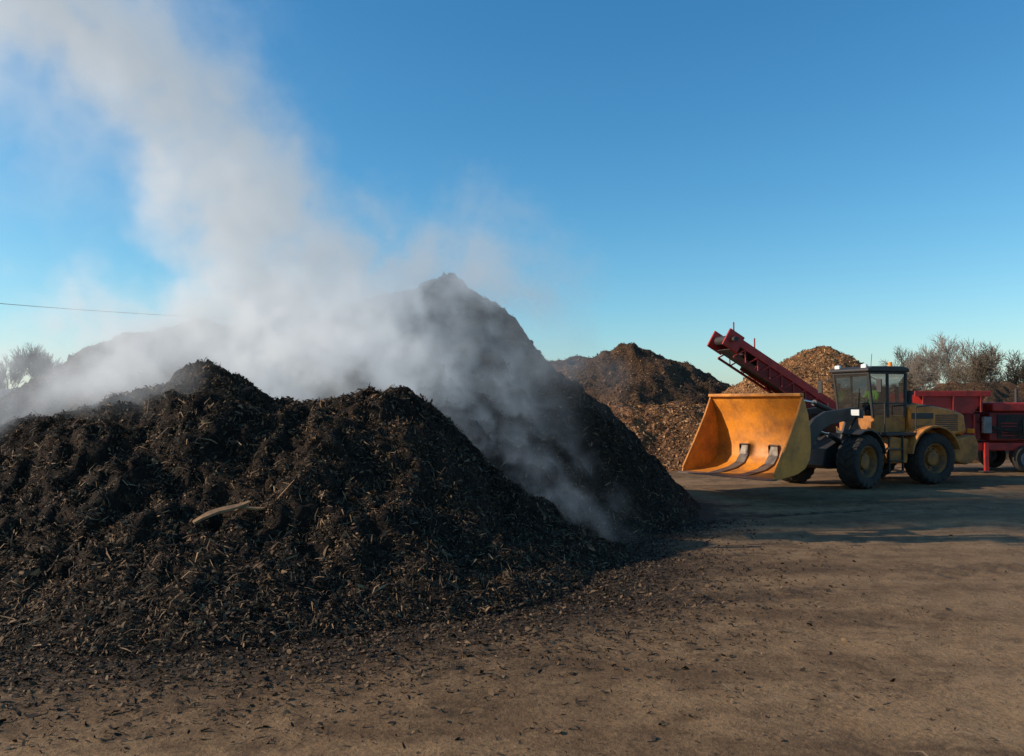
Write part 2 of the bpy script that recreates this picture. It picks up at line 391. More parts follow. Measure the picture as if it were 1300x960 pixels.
def wheel(name,x,y,parent,R=.73,W=.56,side=1):
    w=empty(name,(x,y,R),0,parent)
    h=W/2
    prof=[(R*.58,-h*.8),(R*.66,-h*.98),(R*.82,-h*1.02),(R*.93,-h*.93),(R*.965,-h*.7),(R*.97,0),(R*.965,h*.7),(R*.93,h*.93),(R*.82,h*1.02),(R*.66,h*.98),(R*.58,h*.8)]
    lathe('tyre',prof,BLACK,w,(0,0,0),48)
    vs=[];fs=[]
    n=20
    for s in(-1,1):
        for i in range(n):
            a0=2*math.pi*(i+(.5 if s>0 else 0))/n
            def P(a,r,y):return (r*math.cos(a),y,r*math.sin(a))
            b=len(vs);da=.085
            for (yy,aa,rr) in((s*h*.02,a0,R*1.0),(s*h*.72,a0+.22,R*1.0),(s*h*1.0,a0+.3,R*.94),(s*h*1.04,a0+.32,R*.84)):
                vs.append(P(aa-da,rr,yy));vs.append(P(aa+da,rr,yy));vs.append(P(aa-da*1.2,rr-.06,yy*.97));vs.append(P(aa+da*1.2,rr-.06,yy*.97))
            for k in range(3):
                o=b+4*k;p=o+4
                fs+= [(o,o+1,p+1,p),(o,p,p+2,o+2),(o+1,o+3,p+3,p+1)]
            fs+=[(b,b+2,b+3,b+1),(b+12,b+13,b+15,b+14)]
    me=bpy.data.meshes.new('tread_lugs');me.from_pydata(vs,[],fs);me.update()
    bm=bmesh.new();bm.from_mesh(me);bmesh.ops.recalc_face_normals(bm,faces=bm.faces);bm.to_mesh(me);bm.free()
    mkobj('tread_lugs',me,w,BLACK)
    s=side
    rp=[(R*.6,s*h*.8),(R*.57,s*h*.86),(R*.54,s*h*.78),(R*.5,s*h*.35),(R*.46,s*h*.25),(R*.3,s*h*.2),(R*.28,s*h*.55),(R*.2,s*h*.62),(.001,s*h*.62)]
    lathe('rim',rp,RIM,w,(0,0,0),40)
    lathe('rim_back',[(R*.6,-s*h*.8),(R*.4,-s*h*.3),(.001,-s*h*.3)],DARK,w,(0,0,0),32)
    for k in range(10):
        a=2*math.pi*k/10
        tube('wheel_nut',(R*.38*math.cos(a),s*h*.2,R*.38*math.sin(a)),(R*.38*math.cos(a),s*h*.32,R*.38*math.sin(a)),.022,DARK,w,6)
    return w
FX=1.5;RX=-1.65
for s in(1,-1):
    wheel('front_wheel',FX,s*1.02,front,side=s);wheel('rear_wheel',RX,s*1.02,loader,side=s)
tube('front_axle',(FX,-.85,.73),(FX,.85,.73),.17,DARK,front,16);tube('rear_axle',(RX,-.85,.73),(RX,.85,.73),.17,DARK,loader,16)
prism('front_frame',[(.1,.55),(.35,1.3),(.7,1.45),(1.0,1.45),(2.1,1.05),(2.25,.6),(1.9,.5),(.3,.5)],-.38,.38,DARK,front,.03)
for s in(-1,1):
    prism('boom_tower_plate',[(.45,1.2),(.55,2.0),(.75,2.15),(1.0,2.1),(1.35,1.35),(1.3,1.1)],s*.36-.03,s*.36+.03,DARK,front,.01)
arm=[(.62,1.88),(.62,2.12),(.95,2.2),(2.4,2.08),(2.9,1.9),(3.3,1.55),(4.28,1.08),(4.36,.88),(4.22,.78),(3.95,.82),(3.0,1.15),(2.55,1.6),(2.2,1.72),(.9,1.9)]
for s in(-1,1):
    prism('lift_arm',arm,s*.55-.055,s*.55+.055,DARK,front,.015)
    tube('lift_cylinder',(.9,s*.42,1.0),(2.0,s*.42,1.45),.075,DARK,front);tube('lift_rod',(2.0,s*.42,1.45),(2.75,s*.42,1.62),.035,CHROME,front)
    for k in range(2):tube('hydraulic_hose',(.8,s*(.3+.05*k),2.0),(2.3,s*(.3+.05*k),2.02-.05*k),.016,BLACK,front,6)
tube('cross_tube',(3.1,-.55,1.42),(3.1,.55,1.42),.13,DARK,front,16)
prism('bell_crank',[(2.75,2.42),(2.9,2.5),(3.05,2.42),(3.25,1.5),(3.15,1.2),(3.0,1.2),(2.92,1.6)],-.1,.1,DARK,front,.02)
tube('tilt_cylinder',(.95,0,2.0),(2.05,0,2.32),.085,DARK,front);tube('tilt_rod',(2.05,0,2.32),(2.88,0,2.42),.04,CHROME,front)
tube('bucket_link',(3.1,0,1.28),(4.2,0,1.45),.06,DARK,front)
prism('quick_hitch',[(4.12,.72),(4.12,1.75),(4.24,1.8),(4.3,1.6),(4.3,.72)],-.62,.62,DARK,front,.02)
# bucket
bp=[(5.78,.50),(5.3,.53),(4.85,.60),(4.55,.72),(4.38,.92),(4.32,1.2),(4.33,1.6),(4.42,2.05),(4.62,2.5)]
HW=1.42
def shell():
    vs=[];fs=[]
    pts=[]
    for i in range(len(bp)-1):
        for k in range(3):
            t=k/3;pts.append((bp[i][0]*(1-t)+bp[i+1][0]*t,bp[i][1]*(1-t)+bp[i+1][1]*t))
    pts.append(bp[-1]);n=len(pts)
    for y in(-HW,HW):
        for p in pts:vs.append((p[0],y,p[1]))
    for i in range(n-1):fs.append((i,i+1,n+i+1,n+i))
    me=bpy.data.meshes.new('bucket_shell');me.from_pydata(vs,[],fs);me.update()
    o=mkobj('bucket_shell',me,front,BUCKET);smooth(o,30)
    sm=o.modifiers.new('s','SOLIDIFY');sm.thickness=.035;sm.offset=0
    bevel(o,.006)
shell()
for s in(-1,1):
    prism('bucket_side',[(5.78,.5)]+bp[1:]+[(4.66,2.46),(4.85,1.98),(5.3,1.25),(5.7,.7)],s*(HW+.018)-.018,s*(HW+.018)+.018,BUCKET,front,.006)
    for a,b in(((4.62,2.46),(4.86,1.98)),((4.86,1.98),(5.31,1.25)),((5.31,1.25),(5.74,.6))):
        tube('side_edge_bar',(a[0],s*(HW+.02),a[1]),(b[0],s*(HW+.02),b[1]),.035,BUCKET,front,8)
prism('cutting_edge',[(5.66,.475),(5.66,.53),(5.92,.50),(5.92,.485)],-HW-.04,HW+.04,STEEL,front,.005)
box('bucket_top_lip',4.58,4.72,-HW-.03,HW+.03,2.48,2.56,BUCKET,front,.015)
for y in(-.5,.42):
    ins=[(x+.045,z+.05) for x,z in bp[:6]]
    prism('wear_strap',[(5.7,.53)]+ins[1:]+[(4.42,1.22)]+[(x+.01,z+.015) for x,z in bp[:6]][::-1][:-1],y-.14,y+.14,STEEL,front,.006)
for y in(-1.0,-.33,.33,1.0):
    prism('bucket_rib',[(4.28,.9),(4.2,1.0),(4.2,1.7),(4.3,1.9),(4.33,1.6),(4.31,1.2)],y-.02,y+.02,BUCKET,front,.005)
for s in(-1,1):
    prof=[];
    for k in range(7):
        a=math.radians(60+k*18);prof.append((FX+.86*math.cos(a),.75+.86*math.sin(a)))
    for k in range(6,-1,-1):
        a=math.radians(60+k*18);prof.append((FX+.82*math.cos(a),.75+.82*math.sin(a)))
    prism('front_mudguard',prof,s*1.02-.28,s*1.02+.28,DARK,front,.008)
    tube('lamp_stalk',(1.15,s*.4,1.4),(1.3,s*.85,2.0),.03,DARK,front)
    box('headlamp_housing',1.28,1.42,s*.85-.14,s*.85+.14,1.95,2.15,DARK,front,.03)
    box('headlamp_lens',1.421,1.435,s*.85-.12,s*.85+.12,1.97,2.13,LENS,front,.004)
box('articulation_joint',-.25,.3,-.25,.25,.55,1.25,DARK,loader,.04)
prism('rear_chassis',[(-.2,.55),(-.2,1.25),(-3.1,1.25),(-3.2,.6),(-2.6,.55)],-.42,.42,DARK,loader,.03)
prism('counterweight',[(-2.55,.62),(-2.45,1.25),(-3.35,1.38),(-3.5,1.1),(-3.42,.66),(-3.0,.5)],-1.12,1.12,Y_DULL,loader,.06)
prism('engine_hood',[(-1.2,1.3),(-1.2,2.2),(-1.5,2.3),(-2.7,2.14),(-3.28,1.98),(-3.38,1.42),(-2.5,1.3)],-.82,.82,Y_PAINT,loader,.07)
prism('hood_top_panel',[(-1.25,2.25),(-1.5,2.325),(-2.7,2.165),(-3.2,2.025),(-3.2,1.99),(-2.7,2.1),(-1.25,2.2)],-.6,.6,DARK,loader,.02)
for s in(-1,1):
    for k in range(9):
        box('side_grille_slat',-3.0,-2.15,s*.825-.012,s*.825+.012,1.5+k*.055,1.53+k*.055,DARK,loader,.004)
    box('hood_stripe',-2.05,-1.25,s*.828-.008,s*.828+.008,1.85,2.02,DARK,loader,.003)
    prof=[];R1,R2=.92,.86
    for k in range(10):
        a=math.radians(8+k*17.5);prof.append((RX+R1*math.cos(a)*1.03,.76+R1*math.sin(a)))
    for k in range(9,-1,-1):
        a=math.radians(8+k*17.5);prof.append((RX+R2*math.cos(a)*1.03,.76+R2*math.sin(a)))
    prism('rear_mudguard',prof,s*1.0-.32,s*1.0+.32,Y_DULL,loader,.012)
    prism('side_tank',[(-.72,.62),(-.8,1.3),(-.15,1.38),(.0,1.0),(-.1,.62)],s*.85-.3,s*.85+.3,Y_DULL,loader,.04)
    box('platform',-1.15,.05,s*.85-.33,s*.85+.33,1.4,1.48,DARK,loader,.01)
    for z in(.35,.68,1.0):box('step',-.5,-.03,s*1.17-.05,s*1.17+.06,z,z+.04,DARK,loader,.008)
    for x in(-.51,-.02):box('step_side',x-.015,x+.015,s*1.18-.03,s*1.18+.03,.35,1.42,DARK,loader,.004)
    tube('handrail',(.03,s*1.1,1.48),(.03,s*1.1,2.3),.018,DARK,loader);tube('handrail',(-1.1,s*1.1,1.48),(-1.1,s*1.1,2.2),.018,DARK,loader)
    tube('handrail_top',(-1.1,s*1.1,2.2),(-1.9,s*.95,2.25),.018,DARK,loader)
    tube('mirror_arm',(.1,s*.7,3.05),(.28,s*1.1,2.95),.014,DARK,loader);box('mirror',.25,.3,s*1.16-.09,s*1.16+.09,2.6,2.98,DARK,loader,.02)
    box('rear_lamp',-3.5,-3.46,s*.85-.12,s*.85+.12,1.42,1.55,AMBER,loader,.01)
    box('roof_work_lamp',.14,.22,s*.52-.1,s*.52+.1,3.3,3.42,LENS,loader,.02)
tube('exhaust_stack',(-1.9,-.35,2.2),(-1.9,-.35,2.85),.06,DARK,loader);tube('air_intake',(-1.65,.35,2.2),(-1.65,.35,2.55),.09,DARK,loader)
tube('intake_cap',(-1.65,.35,2.55),(-1.65,.35,2.67),.14,DARK,loader,16)
# cab
box('cab_base',-1.16,.02,-.68,.68,1.42,1.95,Y_DULL,loader,.04)
prism('cab_roof',[(-1.26,3.2),(-1.23,3.32),(-1.0,3.37),(.1,3.36),(.3,3.29),(.3,3.2)],-.78,.78,DARK,loader,.04)
box('cab_roof_liner',-1.18,.22,-.72,.72,3.14,3.197,DARK,loader,.01)
def post(a,b,w=.045):
    p=Vector(a);q=Vector(b)
    tube('cab_post',p,q,w,DARK,loader,8)
for s in(-1,1):
    post((.02,s*.66,1.9),(.18,s*.68,3.17));post((-.5,s*.68,1.9),(-.48,s*.70,3.17),.04);post((-1.14,s*.66,1.9),(-1.16,s*.70,3.17),.05)
    me=bpy.data.meshes.new('side_glass');me.from_pydata([(.01,s*.672,1.95),(-1.13,s*.672,1.95),(-1.15,s*.70,3.14),(.17,s*.69,3.14)],[],[(0,1,2,3)]);mkobj('side_glass',me,loader,GLASS)
    box('door_sill',-1.13,.02,s*.68-.02,s*.68+.02,2.28,2.32,DARK,loader,.005)
me=bpy.data.meshes.new('windscreen');me.from_pydata([(.04,-.64,1.95),(.04,.64,1.95),(.2,.66,3.14),(.2,-.66,3.14)],[],[(0,1,2,3)]);mkobj('windscreen',me,loader,GLASS)
me=bpy.data.meshes.new('rear_glass');me.from_pydata([(-1.16,-.64,1.95),(-1.16,.64,1.95),(-1.18,.66,3.14),(-1.18,-.66,3.14)],[],[(0,1,2,3)]);mkobj('rear_glass',me,loader,GLASS)
tube('wiper',(.07,.1,1.98),(.16,.3,2.75),.012,DARK,loader)
tube('beacon',(-.85,.45,3.36),(-.85,.45,3.5),.055,AMBER,loader);tube('aerial',(-1.05,-.5,3.34),(-1.1,-.5,3.8),.008,DARK,loader)
box('seat_base',-.85,-.4,-.25,.25,1.96,2.12,DARK,loader,.04);box('seat_back',-.98,-.84,-.25,.25,2.12,2.8,DARK,loader,.05)
tube('steering_column',(-.02,0,1.9),(-.14,0,2.42),.03,DARK,loader)
me=bpy.data.meshes.new('steering_wheel')
vs=[];fs=[];
for i in range(20):
    a=2*math.pi*i/20
    for j in range(6):
        b=2*math.pi*j/6;r=.19+.018*math.cos(b);vs.append((r*math.cos(a),r*math.sin(a),.018*math.sin(b)))
for i in range(20):
    for j in range(6):fs.append((i*6+j,i*6+(j+1)%6,((i+1)%20)*6+(j+1)%6,((i+1)%20)*6+j))
me.from_pydata(vs,[],fs);sw=mkobj('steering_wheel',me,loader,DARK);sw.location=(-.12,0,2.43);sw.rotation_euler=(0,-.4,0)
# ---------------------------------------------------------------- driver
_o=Vector((-.14,0,0));_o.rotate(Matrix.Rotation(math.pi+TR,3,'Z').to_quaternion())
drv=empty('driver',(PX+_o.x,PY+_o.y,0),math.pi+TR)
HIVIS=paint('hi_vis_jacket',(.32,.62,.05),.7,0,.1);SKIN=lampmat('skin',(.5,.28,.2));SKIN.node_tree.nodes['Principled BSDF'].inputs['Roughness'].default_value=.5
TROUS=paint('trousers',(.02,.025,.05),.8,0,.1);HAIR=lampmat('hair',(.03,.018,.01));HAIR.node_tree.nodes['Principled BSDF'].inputs['Roughness'].default_value=.7
def skin(name,verts,edges,rads,mat,parent,sub=2):
    me=bpy.data.meshes.new(name);me.from_pydata(verts,edges,[]);o=mkobj(name,me,parent,mat)
    m=o.modifiers.new('skin','SKIN')
    if len(me.skin_vertices):
        for i,r in enumerate(rads):
            rr=r if isinstance(r,tuple) else (r,r);me.skin_vertices[0].data[i].radius=rr
        me.skin_vertices[0].data[0].use_root=True
    s=o.modifiers.new('sub','SUBSURF');s.levels=sub;s.render_levels=sub
    m.use_smooth_shade=True
    return o
skin('jacket',[(-.5,0,2.18),(-.5,0,2.4),(-.5,0,2.58),(-.49,0,2.68),(-.5,.19,2.62),(-.36,.26,2.38),(-.12,.15,2.44),(-.5,-.19,2.62),(-.36,-.26,2.38),(-.12,-.15,2.44)],
 [(0,1),(1,2),(2,3),(2,4),(4,5),(5,6),(2,7),(7,8),(8,9)],[(.15,.12),(.15,.12),(.16,.11),.07,.075,.055,.042,.075,.055,.042],HIVIS,drv)
skin('trouser_legs',[(-.5,0,2.16),(-.46,.1,2.16),(-.06,.14,2.2),(.0,.14,1.98),(-.46,-.1,2.16),(-.06,-.14,2.2),(.0,-.14,1.98)],[(0,1),(1,2),(2,3),(0,4),(4,5),(5,6)],[.11,.09,.07,.055,.09,.07,.055],TROUS,drv)
skin('head',[(-.49,0,2.66),(-.485,0,2.75),(-.47,0,2.83),(-.475,0,2.92)],[(0,1),(1,2),(2,3)],[.05,.055,(.075,.085),(.07,.08)],SKIN,drv)
skin('nose',[(-.40,0,2.86),(-.375,0,2.83)],[(0,1)],[.01,.014],SKIN,drv,1)
skin('hair',[(-.5,0,2.86),(-.5,0,2.95)],[(0,1)],[(.075,.083),(.078,.088)],HAIR,drv)
for s in(-1,1):
    skin('ear',[(-.48,s*.078,2.82),(-.48,s*.084,2.86)],[(0,1)],[.012,.014],SKIN,drv,1)
    skin('eye',[(-.405,s*.032,2.865),(-.4,s*.032,2.865)],[(0,1)],[.008,.008],DARK,drv,1)
    skin('hand_palm',[(-.12,s*.15,2.44),(-.04,s*.15,2.455)],[(0,1)],[.03,.034],SKIN,drv,1)
    for k in range(4):
        y=s*.15+(k-1.5)*.021
        skin('finger',[(-.04,y,2.46),(.0,y,2.475),(.02,y,2.455),(.012,y,2.43)],[(0,1),(1,2),(2,3)],[.010,.010,.009,.008],SKIN,drv,1)
    skin('thumb',[(-.08,s*.12,2.45),(-.04,s*.10,2.44),(-.01,s*.105,2.43)],[(0,1),(1,2)],[.011,.01,.009],SKIN,drv,1)
# ---------------------------------------------------------------- screening machine
SY=27.5
sc=empty('compost_screening_machine',(0,SY,0),0)
cp=Vector((7.2,-.6,4.4));cq=Vector((11.6,.6,1.75));cd=(cq-cp).normalized();side=Vector((-cd.y,cd.x,0)).normalized();up=cd.cross(side)*-1
if up.z<0:up=-up
def cbox(name,t0,t1,s0,s1,u0,u1,mat,bv=.01):
    vs=[]
    for t in(t0,t1):
        for s in(s0,s1):
            for u in(u0,u1):
                vs.append(tuple(cp+cd*t+side*s+up*u))
    fs=[(0,1,3,2),(4,6,7,5),(0,4,5,1),(2,3,7,6),(0,2,6,4),(1,5,7,3)]
    me=bpy.data.meshes.new(name);me.from_pydata(vs,[],fs);me.update()
    bm=bmesh.new();bm.from_mesh(me);bmesh.ops.recalc_face_normals(bm,faces=bm.faces);bm.to_mesh(me);bm.free()
    o=mkobj(name,me,sc,mat)
    if bv:bevel(o,bv)
    return o
CL=(cq-cp).length
for s in(-.5,.5):
    cbox('conveyor_side_rail',0,CL,s-.03,s+.03,-.06,.2,RED);cbox('conveyor_lower_rail',.3,CL,s-.03,s+.03,-.5,-.42,REDD)
    n=9
    for k in range(n):
        t0=.3+(CL-.5)*k/n;t1=.3+(CL-.5)*(k+1)/n
        a=cp+cd*t0+side*s+up*-.46;b=cp+cd*((t0+t1)/2)+side*s+up*-.05;c2=cp+cd*t1+side*s+up*-.46
        tube('truss_web',a,b,.025,RED,sc,6);tube('truss_web',b,c2,.025,RED,sc,6)
    cbox('head_plate',-.28,.35,s-.04,s+.04,-.32,.3,RED,.03)
cbox('conveyor_belt',0,CL,-.46,.46,.05,.09,BLACK,.005);cbox('return_belt',.1,CL,-.42,.42,-.3,-.27,BLACK,.005)
cbox('side_panel',1.2,CL,-.475,-.46,-.40,-.07,REDD,0);cbox('side_panel',1.2,CL,.46,.475,-.40,-.07,REDD,0)
hp=cp+up*.02
tube('head_drum',hp-side*.45,hp+side*.45,.16,DARK,sc,16)
for k in range(6):
    a=cp+cd*(.6+k*.75)
    tube('idler_roller',a-side*.45+up*-.2,a+side*.45+up*-.2,.04,DARK,sc,8)
for t,h in((.05,.62),(.95,.55)):
    a=cp+cd*t-side*.5
    tube('conveyor_mast',a,a+Vector((0,0,h)),.025,RED,sc,8)
tube('hydraulic_motor',hp-side*.545,hp-side*.72,.09,DARK,sc,10)
tube('conveyor_strut',cp+cd*2.4+up*-.45-side*.45,Vector((11.4,-.3,.9)),.05,REDD,sc,8)
tube('conveyor_strut',cp+cd*2.4+up*-.45+side*.45,Vector((11.4,.7,.9)),.05,REDD,sc,8)
box('chassis_beam',11.2,21,-.9,-.72,.72,.98,RED,sc,.02);box('chassis_beam',11.2,21,.72,.9,.72,.98,RED,sc,.02)
for x in(11.5,13.5,15.5,17.4,19.5):box('cross_member',x,x+.15,-.72,.72,.75,.93,REDD,sc,.01)
prism('feed_hopper',[(13.3,2.65),(15.7,2.65),(15.2,1.955),(13.8,1.955)],-1.25,1.25,RED,sc,.02)
prism('hopper_inside',[(13.4,2.66),(15.6,2.66),(15.5,2.62),(13.5,2.62)],-1.15,1.15,BLACK,sc,0)
box('hopper_rim',13.25,15.75,-1.31,-1.253,2.52,2.7,RED,sc,.01)
for x in(13.5,14.5,15.4):box('hopper_rib',x,x+.06,-1.32,-1.26,2.0,2.52,REDD,sc,.008)
box('screen_box',12.2,15.6,-.95,.95,1.1,1.95,REDD,sc,.03)
for k in range(8):box('screen_box_rib',12.4+k*.42,12.46+k*.42,-1.0,-.955,1.12,1.93,RED,sc,.006)
box('engine_housing',15.9,18.2,-.95,.95,1.05,2.0,REDD,sc,.04)
box('engine_bay',16.15,17.9,-.985,-.953,1.12,1.92,BLACK,sc,.01)
box('engine_cover',15.95,18.6,-1.05,1.05,2.02,2.32,RED,sc,.05)
prism('engine_cover_slope',[(18.6,2.32),(19.4,2.0),(19.4,1.1),(18.6,1.1)],-1.0,1.0,RED,sc,.03)
for k in range(5):box('engine_louvre',16.25,16.8,-1.01,-.988,1.2+k*.1,1.25+k*.1,REDD,sc,.005)
box('engine_block',16.95,17.6,-1.06,-.99,1.25,1.75,DARK,sc,.03)
tube('hydraulic_tank',(17.3,-1.1,1.35),(17.95,-1.1,1.35),.18,REDD,sc,16)
for k in range(5):tube('hydraulic_hose',(15.5+.1*k,-1.0,1.7-.1*k),(16.9,-1.05,1.2+.08*k),.02,BLACK,sc,6)
tube('exhaust',(17.6,.3,2.3),(17.6,.3,2.8),.06,DARK,sc);box('control_panel',15.62,15.88,-1.12,-.95,1.3,1.85,GREYP,sc,.02)
for x in(17.1,18.2):
    for s in(-1,1):
        w=empty('road_wheel',(x,s*.95,.45),0,sc)
        lathe('tyre',[(.26,-.12),(.4,-.14),(.45,-.09),(.45,.09),(.4,.14),(.26,.12)],BLACK,w,(0,0,0),28)
        lathe('rim',[(.26,s*.12),(.22,s*.05),(.1,s*.03),(.08,s*.1),(.001,s*.1)],GREYP,w,(0,0,0),20)
for x in(12.0,15.7):
    box('support_leg',x,x+.14,-1.0,-.905,.0,1.0,RED,sc,.01);box('leg_foot',x-.12,x+.26,-1.1,-.75,0,.05,DARK,sc,.01)
prism('tail_conveyor',[(18.5,1.0),(21.5,2.9),(21.5,3.15),(18.5,1.3)],-.4,.4,RED,sc,.02)
# ---------------------------------------------------------------- bare trees
def bark(name,col):
    return paint(name,col,.9,0,.3)
def tree(name,loc,height,spread,mat,seed,depth=6,up=.25,twig=.02,trunk=.22):
    R=random.Random(seed);V=[];F=[]
    def cone(p,q,r0,r1,n):
        d=(q-p).normalized();a=d.orthogonal().normalized();b=d.cross(a);k=len(V)
        for c0,r in((p,r0),(q,r1)):
            for i in range(n):
                t=2*math.pi*i/n;V.append(tuple(c0+a*(r*math.cos(t))+b*(r*math.sin(t))))
        for i in range(n):F.append((k+i,k+(i+1)%n,k+n+(i+1)%n,k+n+i))
    def grow(p,d,L,r,lv):
        n=3;q=p
        for s in range(n):
            d2=(d+Vector((R.uniform(-1,1),R.uniform(-1,1),R.uniform(-.3,.8)))*.16).normalized()
            q2=q+d2*(L/n);rr=r*(1-.18)
            cone(q,q2,r,rr,6 if lv>3 else 3);q=q2;d=d2;r=rr
            if lv>0 and (s>0 or lv<depth):
                for _ in range(1 if lv>2 else 2):
                    an=R.uniform(0,2*math.pi);o=d.orthogonal().normalized();o.rotate(Matrix.Rotation(an,3,d).to_quaternion())
                    nd=(d*(1.0)+o*spread+Vector((0,0,up))).normalized()
                    grow(q,nd,L*R.uniform(.62,.8),max(r*.6,twig),lv-1)
        if lv>0:
            grow(q,(d+Vector((R.uniform(-.3,.3),R.uniform(-.3,.3),.1))).normalized(),L*.75,max(r*.75,twig),lv-1)
    grow(Vector((0,0,-.2)),Vector((0,0,1)),height*trunk,height*.02,depth)
    me=bpy.data.meshes.new(name);me.from_pydata(V,[],F);me.update()
    o=mkobj(name,me,None,mat)
    zs=sorted(v[2] for v in V);zmax=zs[int(len(zs)*.99)];s=height/zmax;o.scale=(s,s,s);o.location=loc;o.rotation_euler=(0,0,R.uniform(0,6));return o
BK1=bark('pale_bark',(.26,.22,.18));BK2=bark('brown_bark',(.12,.095,.065))
def U(u,Yv):return (u-650)/1011*Yv
tree('bare_tree',(U(1207,90),90,0),9.6,.8,BK1,3,5,.2,.013)
tree('bare_tree',(U(1262,85),85,0),8.4,1.0,BK2,5,5,.1,.016)
tree('bare_tree',(U(1145,95),95,0),8.4,.9,BK2,8,5,.15,.014)
tree('bare_tree',(U(1175,100),100,0),8.0,.9,BK1,9,5,.15,.014)
tree('bare_tree',(U(1235,100),100,0),7.9,.9,BK1,31,5,.15,.014)
tree('bare_tree',(U(1290,90),90,0),7.4,1.0,BK2,37,5,.1,.015)
tree('bare_tree',(U(1320,95),95,0),8.0,1.0,BK2,12,5,.1,.015)
tree('bare_tree',(U(40,105),105,0),9.6,.6,BK2,31,5,.35,.013,.2)
tree('bare_tree',(U(8,110),110,0),8.6,.7,BK2,9,5,.3,.013,.2)
tree('bare_tree',(U(72,140),140,0),9.0,.7,BK2,37,5,.3,.017,.2)
tree('bare_tree',(U(98,150),150,0),8.4,.7,BK1,31,5,.3,.018,.2)
def treeline():
    n=26000
    x=rng.uniform(-420,420,n);y=260+rng.uniform(0,30,n)+0*x
    top=4+6*(fbm(x*.03,x*0+2,4,301,.6)+.5)
    z=rng.uniform(0,1,n)**.8*top
    s=rng.uniform(.4,1.3,n)
    c=np.stack([x,y,z],-1)
    a=rng.normal(0,1,(n,3));a/=np.linalg.norm(a,axis=1,keepdims=True);b=np.cross(a,rng.normal(0,1,(n,3)));b/=np.linalg.norm(b,axis=1,keepdims=True)
    a*=s[:,None];b*=s[:,None]*.6
    v=np.stack([c-a,c-b,c+a,c+b],1).reshape(-1,3)
    quads('distant_tree_line',v,paint('winter_foliage',(.12,.11,.09),.9,0,.3),None,None,4)
treeline()
M_conc=paint('shed_cladding',(.16,.17,.18),.8,0,.4);M_roof=paint('shed_roof',(.1,.1,.1),.8,0,.4)
sh=empty('farm_shed',(U(-28,85),85,0),.1)
box('walls',-4.5,4.5,-3,3,0,2.6,M_conc,sh,.02)
me=bpy.data.meshes.new('roof');me.from_pydata([(-4.8,-3.3,2.5),(4.8,-3.3,2.5),(4.8,3.3,2.5),(-4.8,3.3,2.5),(-4.8,0,3.7),(4.8,0,3.7)],[],[(0,1,5,4),(2,3,4,5),(0,4,3),(1,2,5),(0,3,2,1)]);mkobj('roof',me,sh,M_roof)
box('door',-1.5,1.5,-3.05,-3.005,0,2.3,M_roof,sh,.01)
PW=paint('pole_wood',(.1,.075,.05),.9)
pol=[( -7.6,60,7.9),(-48,52,9.9)]
ca=empty('overhead_power_line')
for x,y,z in pol[:2]:
    tube('pole',(x,y,0),(x,y,z+.3),.13,PW,ca,10,.09)
    tube('insulator',(x,y,z+.3),(x,y,z+.42),.05,GREYP,ca,8)
cu=bpy.data.curves.new('wire','CURVE');cu.dimensions='3D';s=cu.splines.new('POLY');s.points.add(30)
a=Vector((-48,52,10.2));b=Vector((-7.6,60,8.2))
for i in range(31):
    t=i/30;p=a.lerp(b,t);p.z-=.55*4*t*(1-t)
    s.points[i].co=(*p,1)
cu.bevel_depth=.018;o=bpy.data.objects.new('wire',cu);COL.objects.link(o);o.parent=ca;cu.materials.append(DARK)
# ---------------------------------------------------------------- STEAM
class G:
    def __init__(s,N,L):s.N=N;s.L=L
    def m(s,op,a,b=None,c=None,clamp=False):
        n=s.N.new('ShaderNodeMath');n.operation=op;n.use_clamp=clamp
        for i,v in enumerate((a,b,c)):
            if v is None:continue
            if isinstance(v,(int,float)):n.inputs[i].default_value=v
            else:s.L.new(v,n.inputs[i])
        return n.outputs[0]
def volmat(name,rate,glow):
    m=bpy.data.materials.new(name);m.use_nodes=True;nt=m.node_tree;N=nt.nodes;L=nt.links
    N.remove(N['Principled BSDF'])
    try:m.cycles.volume_step_rate=rate
    except Exception as e:print('steprate',e)
    pv=N.new('ShaderNodeVolumePrincipled')
    pv.inputs['Color'].default_value=(.99,.99,.99,1);pv.inputs['Anisotropy'].default_value=0
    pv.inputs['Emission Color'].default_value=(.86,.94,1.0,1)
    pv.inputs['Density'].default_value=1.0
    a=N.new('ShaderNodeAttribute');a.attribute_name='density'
    g=G(N,L);L.new(g.m('MULTIPLY',a.outputs['Fac'],glow),pv.inputs['Emission Strength'])  # added self-glow, scaled by density, stands in for multiply scattered light
    L.new(pv.outputs[0],N['Material Output'].inputs['Volume'])
    return m
def field(name):
    ng=bpy.data.node_groups.new(name,'GeometryNodeTree')
    ng.interface.new_socket('Geometry',in_out='INPUT',socket_type='NodeSocketGeometry')
    ng.interface.new_socket('Geometry',in_out='OUTPUT',socket_type='NodeSocketGeometry')
    return ng,ng.nodes,ng.links
def finish(name,ng,dens,lo,hi,res,m,parent=None):
    N=ng.nodes;L=ng.links
    out=N.new('NodeGroupOutput');vc=N.new('GeometryNodeVolumeCube');L.new(dens,vc.inputs['Density'])
    vc.inputs['Min'].default_value=lo;vc.inputs['Max'].default_value=hi
    for a,r in zip('XYZ',res):vc.inputs['Resolution '+a].default_value=r
    sm=N.new('GeometryNodeSetMaterial');sm.inputs['Material'].default_value=m
    L.new(vc.outputs[0],sm.inputs[0]);L.new(sm.outputs[0],out.inputs[0])
    vd=bpy.data.volumes.new(name);vd.materials.append(m)
    o=bpy.data.objects.new(name,vd);COL.objects.link(o)
    if parent:o.parent=parent
    md=o.modifiers.new('field','NODES');md.node_group=ng
    return o
